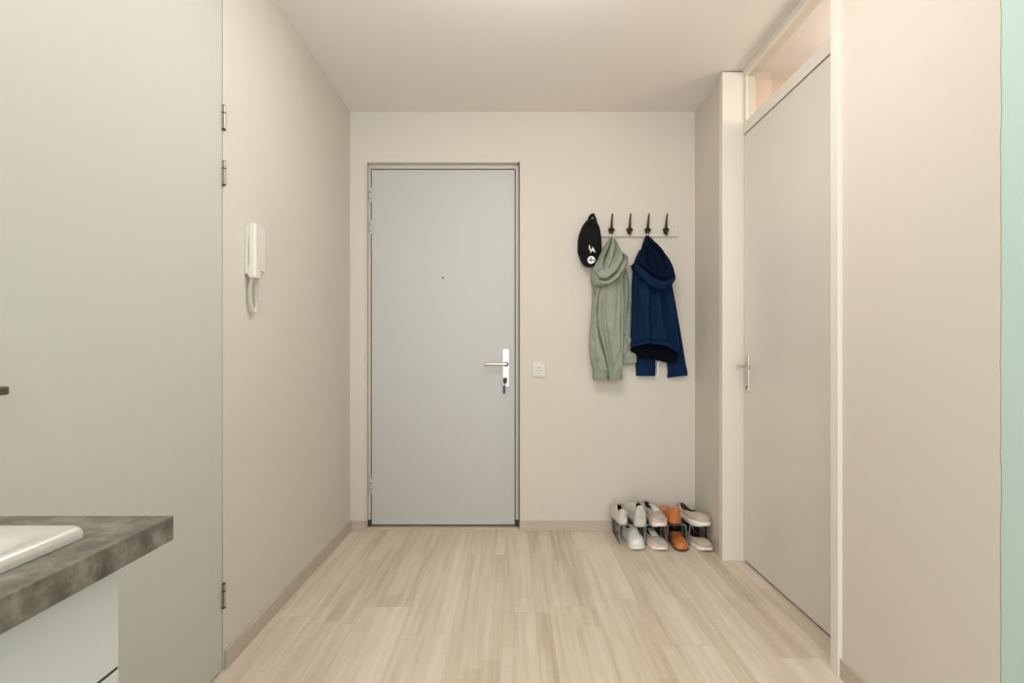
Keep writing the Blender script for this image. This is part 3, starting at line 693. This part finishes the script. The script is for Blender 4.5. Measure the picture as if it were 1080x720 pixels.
# ---------------------------------------------------------------- shoe stands
def stand(x0t, x1t, x0b, x1b, y0, y1, label, h=.115):
    xc = (x0b + x1b) / 2
    r = thing('shoe_stand', (xc, (y0 + y1) / 2, 0), label, 'shoe organizer', 'dark plastic shoe stands in a row')
    bm = bmesh.new(); add_box(bm, x0t, x1t, y0, y1, h - .006, h, .0015); add_box(bm, x0t + .004, x1t - .004, y0 + .004, y1, h, h + .0022, .0008); from_bm('deck', bm, M['rack'], r)
    for xt, xb in ((x0t, x0b), (x1t, x1b)):
        s = 1 if xt == x0t else -1
        bm = bmesh.new()
        # leg frame with an open middle: quads in the slanted plane
        def P(u, v): return (xb + (xt - xb) * v, y0 + .002 + (y1 - y0 - .002) * u, .0006 + (h - .007) * v)
        t = .0028 * s
        for (u0, u1, v0, v1) in ((0, .1, 0, 1), (.62, 1, 0, 1), (.1, .62, .86, 1), (.1, .62, 0, .1)):
            q = [P(u, v) for u, v in ((u0, v0), (u1, v0), (u1, v1), (u0, v1))]
            vs = [bm.verts.new(p) for p in q] + [bm.verts.new((p[0] + t, p[1], p[2])) for p in q]
            for f in ((0, 1, 2, 3), (7, 6, 5, 4), (0, 4, 5, 1), (1, 5, 6, 2), (2, 6, 7, 3), (3, 7, 4, 0)): bm.faces.new([vs[i] for i in f])
        from_bm('side_panel', bm, M['rack'], r)
    bm = bmesh.new()
    add_tube(bm, [(x0b + .001, y0, .003), (x0b + (x0t - x0b) * .5, y0, .055), (x0t, y0, h - .012)], .0026, 8)
    add_tube(bm, [(x0t, y0, h - .012), (x0t + .004, y0, h - .004), (x0t + .012, y0, h - .003), ((x0t + x1t) / 2, y0, h - .003), (x1t - .012, y0, h - .003), (x1t - .004, y0, h - .004), (x1t, y0, h - .012)], .0026, 8)
    add_tube(bm, [(x1t, y0, h - .012), (x1b + (x1t - x1b) * .5, y0, .055), (x1b - .001, y0, .003)], .0026, 8)
    tag(from_bm('front_rim', bm, M['rackrim'], r, True), 'light grey front rim')
    rebase(r)
SY, SE = 2.957, 3.185
stand(.588, .726, .596, .729, SY, SE, 'widest dark shoe stand on the left, under two pale sneakers')
stand(.738, .841, .731, .848, SY, SE, 'second dark shoe stand from the left, holding the grey and blush sneakers')
stand(.857, .957, .850, .967, SY, SE, 'third dark shoe stand from the left, holding the brown shoes')
stand(.980, .1074 * 10, .970, 1.080, SY, SE, 'dark shoe stand nearest the right wall, holding the beige slip-ons')

# ---------------------------------------------------------------- shoes
def ip(tab, t):
    """smooth interpolation in a table of (t, value)"""
    if t <= tab[0][0]: return tab[0][1]
    for (a, va), (b, vb_) in zip(tab, tab[1:]):
        if t <= b:
            f = (t - a) / (b - a); f = f * f * (3 - 2 * f); return va + (vb_ - va) * f
    return tab[-1][1]
WID = [(0, .0), (.012, .38), (.05, .58), (.12, .68), (.25, .70), (.42, .76), (.60, .95), (.72, 1.0), (.84, .92), (.93, .70), (.98, .38), (1, 0)]
def half_w(t, W):
    if t < .1: k = math.sqrt(max(0, 1 - ((.1 - t) / .1) ** 2)) * .66
    elif t > .80: k = .93 * math.sqrt(max(0, 1 - ((t - .80) / .20) ** 2.2))
    else: k = ip([(.1, .66), (.3, .70), (.5, .84), (.68, .97), (.80, .93)], t)
    return k * W / 2
def skew(t, side): return side * (.012 * math.sin(PI * t) - .01 * t)
def shoe(loc, rz, label, group, L=.275, W=.098, sole=.026, heel_h=.078, vamp=.066, toe=.045, style='sneaker', up=None, so=None, lin_=None, extra=None, side=1, tilt=0, cat='shoe', name='sneaker', open_end=.5, ow=.66):
    """a shoe with its heel at y=0 and its toe at y=-L, standing on z=0"""
    r = thing(name, loc, label, cat, group, rz=rz)
    # sole
    bm = bmesh.new(); ns = 48
    outl = []
    for i in range(ns + 1):
        t = .5 - .5 * math.cos(PI * i / ns); outl.append((t, half_w(t, W)))
    loop = [(skew(t, side) + w_, -t * L) for t, w_ in outl] + [(skew(t, side) - w_, -t * L) for t, w_ in outl[1:-1][::-1]]
    cx0, cy0 = 0, -L / 2
    rings = []
    for z, off in ((.0, -.004), (.002, -.001), (sole * .5, .001), (sole * .85, .0015), (sole, -.001), (sole + .0005, -.008)):
        ring = []
        for x, y in loop:
            d = Vector((x - cx0, y - cy0)); 
            t = -y / L
            zz = z
            if z < sole * .3 and t > .82: zz += .010 * ((t - .82) / .18) ** 2
            if style == 'chunky' and z > sole * .6: zz += .012 * max(0, 1 - t / .35)
            dn = d.normalized() * off
            ring.append(bm.verts.new((x + dn.x, y + dn.y, zz)))
        rings.append(ring)
    n = len(loop)
    for a, b in zip(rings, rings[1:]):
        for j in range(n): bm.faces.new((a[j], a[(j + 1) % n], b[(j + 1) % n], b[j]))
    bm.faces.new(rings[0][::-1]); bm.faces.new(rings[-1])
    from_bm('sole', bm, so, r, True)
    if style == 'formal':
        pass
    # upper
    if style == 'slipon':
        H = [(0, heel_h), (.1, heel_h * .97), (.3, heel_h * .8), (.45, vamp * 1.02), (.6, vamp * .86), (.8, toe * 1.0), (.93, toe * .82), (1, toe * .5)]
    elif style == 'formal':
        H = [(0, heel_h), (.08, heel_h), (.3, heel_h * .82), (.42, vamp * 1.1), (.6, vamp * .78), (.8, toe * .98), (.93, toe * .82), (1, toe * .45)]
    else:
        H = [(0, heel_h * .96), (.06, heel_h), (.22, heel_h * .84), (.42, vamp * 1.22), (.5, vamp * 1.12), (.62, vamp * .92), (.78, toe * 1.02), (.92, toe * .86), (1, toe * .5)]
    oe = open_end
    na, nt_ = 56, 90
    bm = bmesh.new(); grid = []
    for i in range(nt_ + 1):
        t = .003 + .994 * (.5 - .5 * math.cos(PI * i / nt_)); w_ = half_w(t, W) * .97 + .0005; h = ip(H, t); row = []
        for j in range(na + 1):
            a = PI * j / na
            c, s = math.cos(a), math.sin(a)
            pw = .62 if t < .5 else .8
            taper = 1
            x = w_ * math.copysign(abs(c) ** pw, c)
            zz = sole - .004 + (h) * abs(s) ** .85
            # foot opening narrows towards the collar
            if t < .55: x *= 1 - .22 * (abs(s) ** 1.5) * (1 - max(0, t - .35) / .2 if t > .35 else 1)
            row.append(bm.verts.new((skew(t, side) + x, -t * L + (.010 * s if t < .1 else 0) * (1 - t / .1), zz)))
        grid.append(row)
    for i in range(nt_):
        t = .5 - .5 * math.cos(PI * (i + .5) / nt_)
        for j in range(na):
            a = PI * (j + .5) / na; s = math.sin(a)
            # oval foot opening, seen from above
            fc = sum((v.co for v in (grid[i][j], grid[i][j + 1], grid[i + 1][j + 1], grid[i + 1][j])), Vector()) / 4
            hw_ = max(.004, half_w(t, W))
            tc_ = (oe + .03) / 2; rt_ = (oe - .03) / 2
            if s > .4 and abs((t - tc_) / rt_) ** 2.6 + abs((fc.x - skew(t, side)) / (hw_ * ow)) ** 2.6 < 1: continue
            bm.faces.new((grid[i][j], grid[i][j + 1], grid[i + 1][j + 1], grid[i + 1][j]))
    bm.faces.new(grid[0]); bm.faces.new(grid[-1])
    bmesh.ops.delete(bm, geom=[v for v in bm.verts if not v.link_faces], context='VERTS')
    bmesh.ops.recalc_face_normals(bm, faces=bm.faces)
    # make sure normals look outwards
    f0 = max(bm.faces, key=lambda f: f.calc_center_median().z if f.calc_center_median().y < -L * .7 else -1)
    if f0.normal.z < 0: bmesh.ops.reverse_faces(bm, faces=bm.faces)
    me = bpy.data.meshes.new('upper'); bm.to_mesh(me); bm.free()
    u = link('upper', me, [up, lin_], r, True)
    md = u.modifiers.new('Solidify', 'SOLIDIFY'); md.thickness = .0035; md.offset = -1; md.material_offset = 1; md.material_offset_rim = 0
    # insole
    bm = bmesh.new()
    lp_ = [bm.verts.new((x * .8, -L * .5 + (y + L * .5) * .92, sole + .003)) for x, y in loop]
    f = bm.faces.new(lp_); e = bmesh.ops.extrude_face_region(bm, geom=[f]); bmesh.ops.translate(bm, vec=(0, 0, -.0025), verts=[v for v in e['geom'] if isinstance(v, bmesh.types.BMVert)])
    from_bm('insole', bm, lin_, r)
    if style in ('sneaker', 'chunky'):
        # tongue and laces
        bm = bmesh.new(); rows = []
        for i in range(13):
            k = i / 12; t = .36 + .30 * k; zt = sole + ip(H, t) - .004 + (.012 * (1 - k) ** 1.6)
            wt = .021 - .006 * k
            rows.append([bm.verts.new((skew(t, side) + wt * q, -t * L + (.006 * (1 - k)), zt - .006 * q * q)) for q in (-1, -.6, -.2, .2, .6, 1)])
        for a, b in zip(rows, rows[1:]):
            for j in range(5): bm.faces.new((a[j], a[j + 1], b[j + 1], b[j]))
        me = bpy.data.meshes.new('tongue'); bmesh.ops.recalc_face_normals(bm, faces=bm.faces); bm.to_mesh(me); bm.free()
        tg = link('tongue', me, up, r, True); md = tg.modifiers.new('Solidify', 'SOLIDIFY'); md.thickness = .004; md.offset = 0
        bm = bmesh.new()
        for k in range(5):
            t = .50 + .042 * k; z = sole + ip(H, t) - .001; y = -t * L; x = skew(t, side); ww = .019 - .0012 * k
            add_tube(bm, [(x - ww, y + .004, z - .004), (x - ww * .5, y + .001, z + .0015), (x, y, z + .003), (x + ww * .5, y - .001, z + .0015), (x + ww, y - .004, z - .004)], .0022, 6, 3)
        from_bm('laces', bm, M['lace'], r, True)
    # collar binding
    if extra is not None and style == 'sneaker':
        bm = bmesh.new(); add_band(bm, L, W, sole, H, side); from_bm('side_band', bm, extra, r, True)
    return r
def add_band(bm, L, W, sole, H, side):
    """thin overlay round the toe just above the sole"""
    pts_o = []
    rows = []
    for i in range(41):
        u = -1 + 2 * i / 40; t = 1 - .48 * abs(u) ** 1.35 - .004
        w_ = half_w(t, W) * .97 + .0005; h = ip(H, t); col = []
        for a in (.02, .10, .20, .30):
            ang = a * PI / 2 * 1.5; c, s = math.cos(ang), math.sin(ang)
            x = w_ * abs(c) ** .8 * (1.02) + .0012; z = sole - .004 + h * abs(s) ** .85 + .001
            col.append(bm.verts.new((skew(t, side) + math.copysign(x, u), -t * L - .0015, z)))
        rows.append(col)
    for a, b in zip(rows, rows[1:]):
        for j in range(3): bm.faces.new((a[j], a[j + 1], b[j + 1], b[j]))

DZ = .1178
R = math.radians
# lower row, toes to the viewer
shoe((.663, 3.133, 0.0005), R(4), 'white leather sneaker on the floor inside the leftmost shoe stand', 'white leather sneakers', W=.092, L=.27, heel_h=.066, vamp=.056, up=M['w_leather'], so=M['w_rubber'], lin_=M['lining'], side=1, style='chunky', sole=.024, open_end=.52)
shoe((.785, 3.115, 0.0005), R(2), 'grey and blush sneaker on the floor inside the second shoe stand', 'grey and blush sneakers', W=.096, L=.258, sole=.026, heel_h=.046, vamp=.036, toe=.036, up=M['pinkgrey'], so=M['w_rubber'], lin_=M['lining'], extra=M['pink'], side=-1, open_end=.64, ow=.7)
shoe((.905, 3.13, 0.0005), R(3), 'tan brown leather shoe on the floor inside the third shoe stand', 'tan leather shoes', W=.088, L=.272, sole=.014, heel_h=.072, vamp=.056, toe=.042, style='formal', up=M['brown'], so=M['darksole'], lin_=M['lining'], side=1, name='leather_shoe', open_end=.50, ow=.72)
shoe((1.02, 3.12, 0.0005), R(3), 'beige slip-on shoe on the floor by the right wall', 'beige slip-ons', W=.092, L=.272, sole=.025, heel_h=.046, vamp=.036, toe=.034, style='slipon', up=M['beige'], so=M['w_rubber'], lin_=M['tanlining'], side=-1, name='slip_on_shoe', open_end=.67, ow=.78)
# upper row
shoe((.613, 2.94, DZ), R(181), 'pale grey suede sneaker on top, at the left end of the shoe row', 'pale suede sneakers', W=.076, L=.235, sole=.026, heel_h=.068, vamp=.055, up=M['g_leather'], so=M['g_leather'], lin_=M['lining'], style='chunky', side=1, open_end=.4)
shoe((.696, 2.90, DZ), R(180), 'taller pale grey suede sneaker on top, its heel to the viewer', 'pale suede sneakers', W=.098, L=.27, sole=.034, heel_h=.09, up=M['g_leather'], so=M['g_leather'], lin_=M['lining'], style='chunky', side=-1, open_end=.35, ow=.6)
shoe((.775, 3.13, DZ), R(8), 'grey and blush sneaker on top of the second shoe stand', 'grey and blush sneakers', W=.096, L=.25, sole=.032, heel_h=.054, vamp=.042, toe=.04, up=M['pinkgrey'], so=M['w_rubber'], lin_=M['lining'], extra=M['pink'], side=1, open_end=.58, ow=.7)
shoe((.892, 2.91, DZ), R(180), 'tan brown leather shoe on top with its heel to the viewer', 'tan leather shoes', W=.104, L=.268, sole=.020, heel_h=.092, vamp=.05, toe=.04, style='formal', up=M['brown'], so=M['darksole'], lin_=M['lining'], side=1, name='leather_shoe', open_end=.46, ow=.6)
shoe((.985, 3.13, DZ), R(13), 'beige slip-on shoe on top of the stand by the right wall', 'beige slip-ons', W=.094, L=.25, sole=.032, heel_h=.046, vamp=.042, toe=.038, style='slipon', up=M['beige'], so=M['w_rubber'], lin_=M['tanlining'], side=-1, name='slip_on_shoe', open_end=.62, ow=.76)
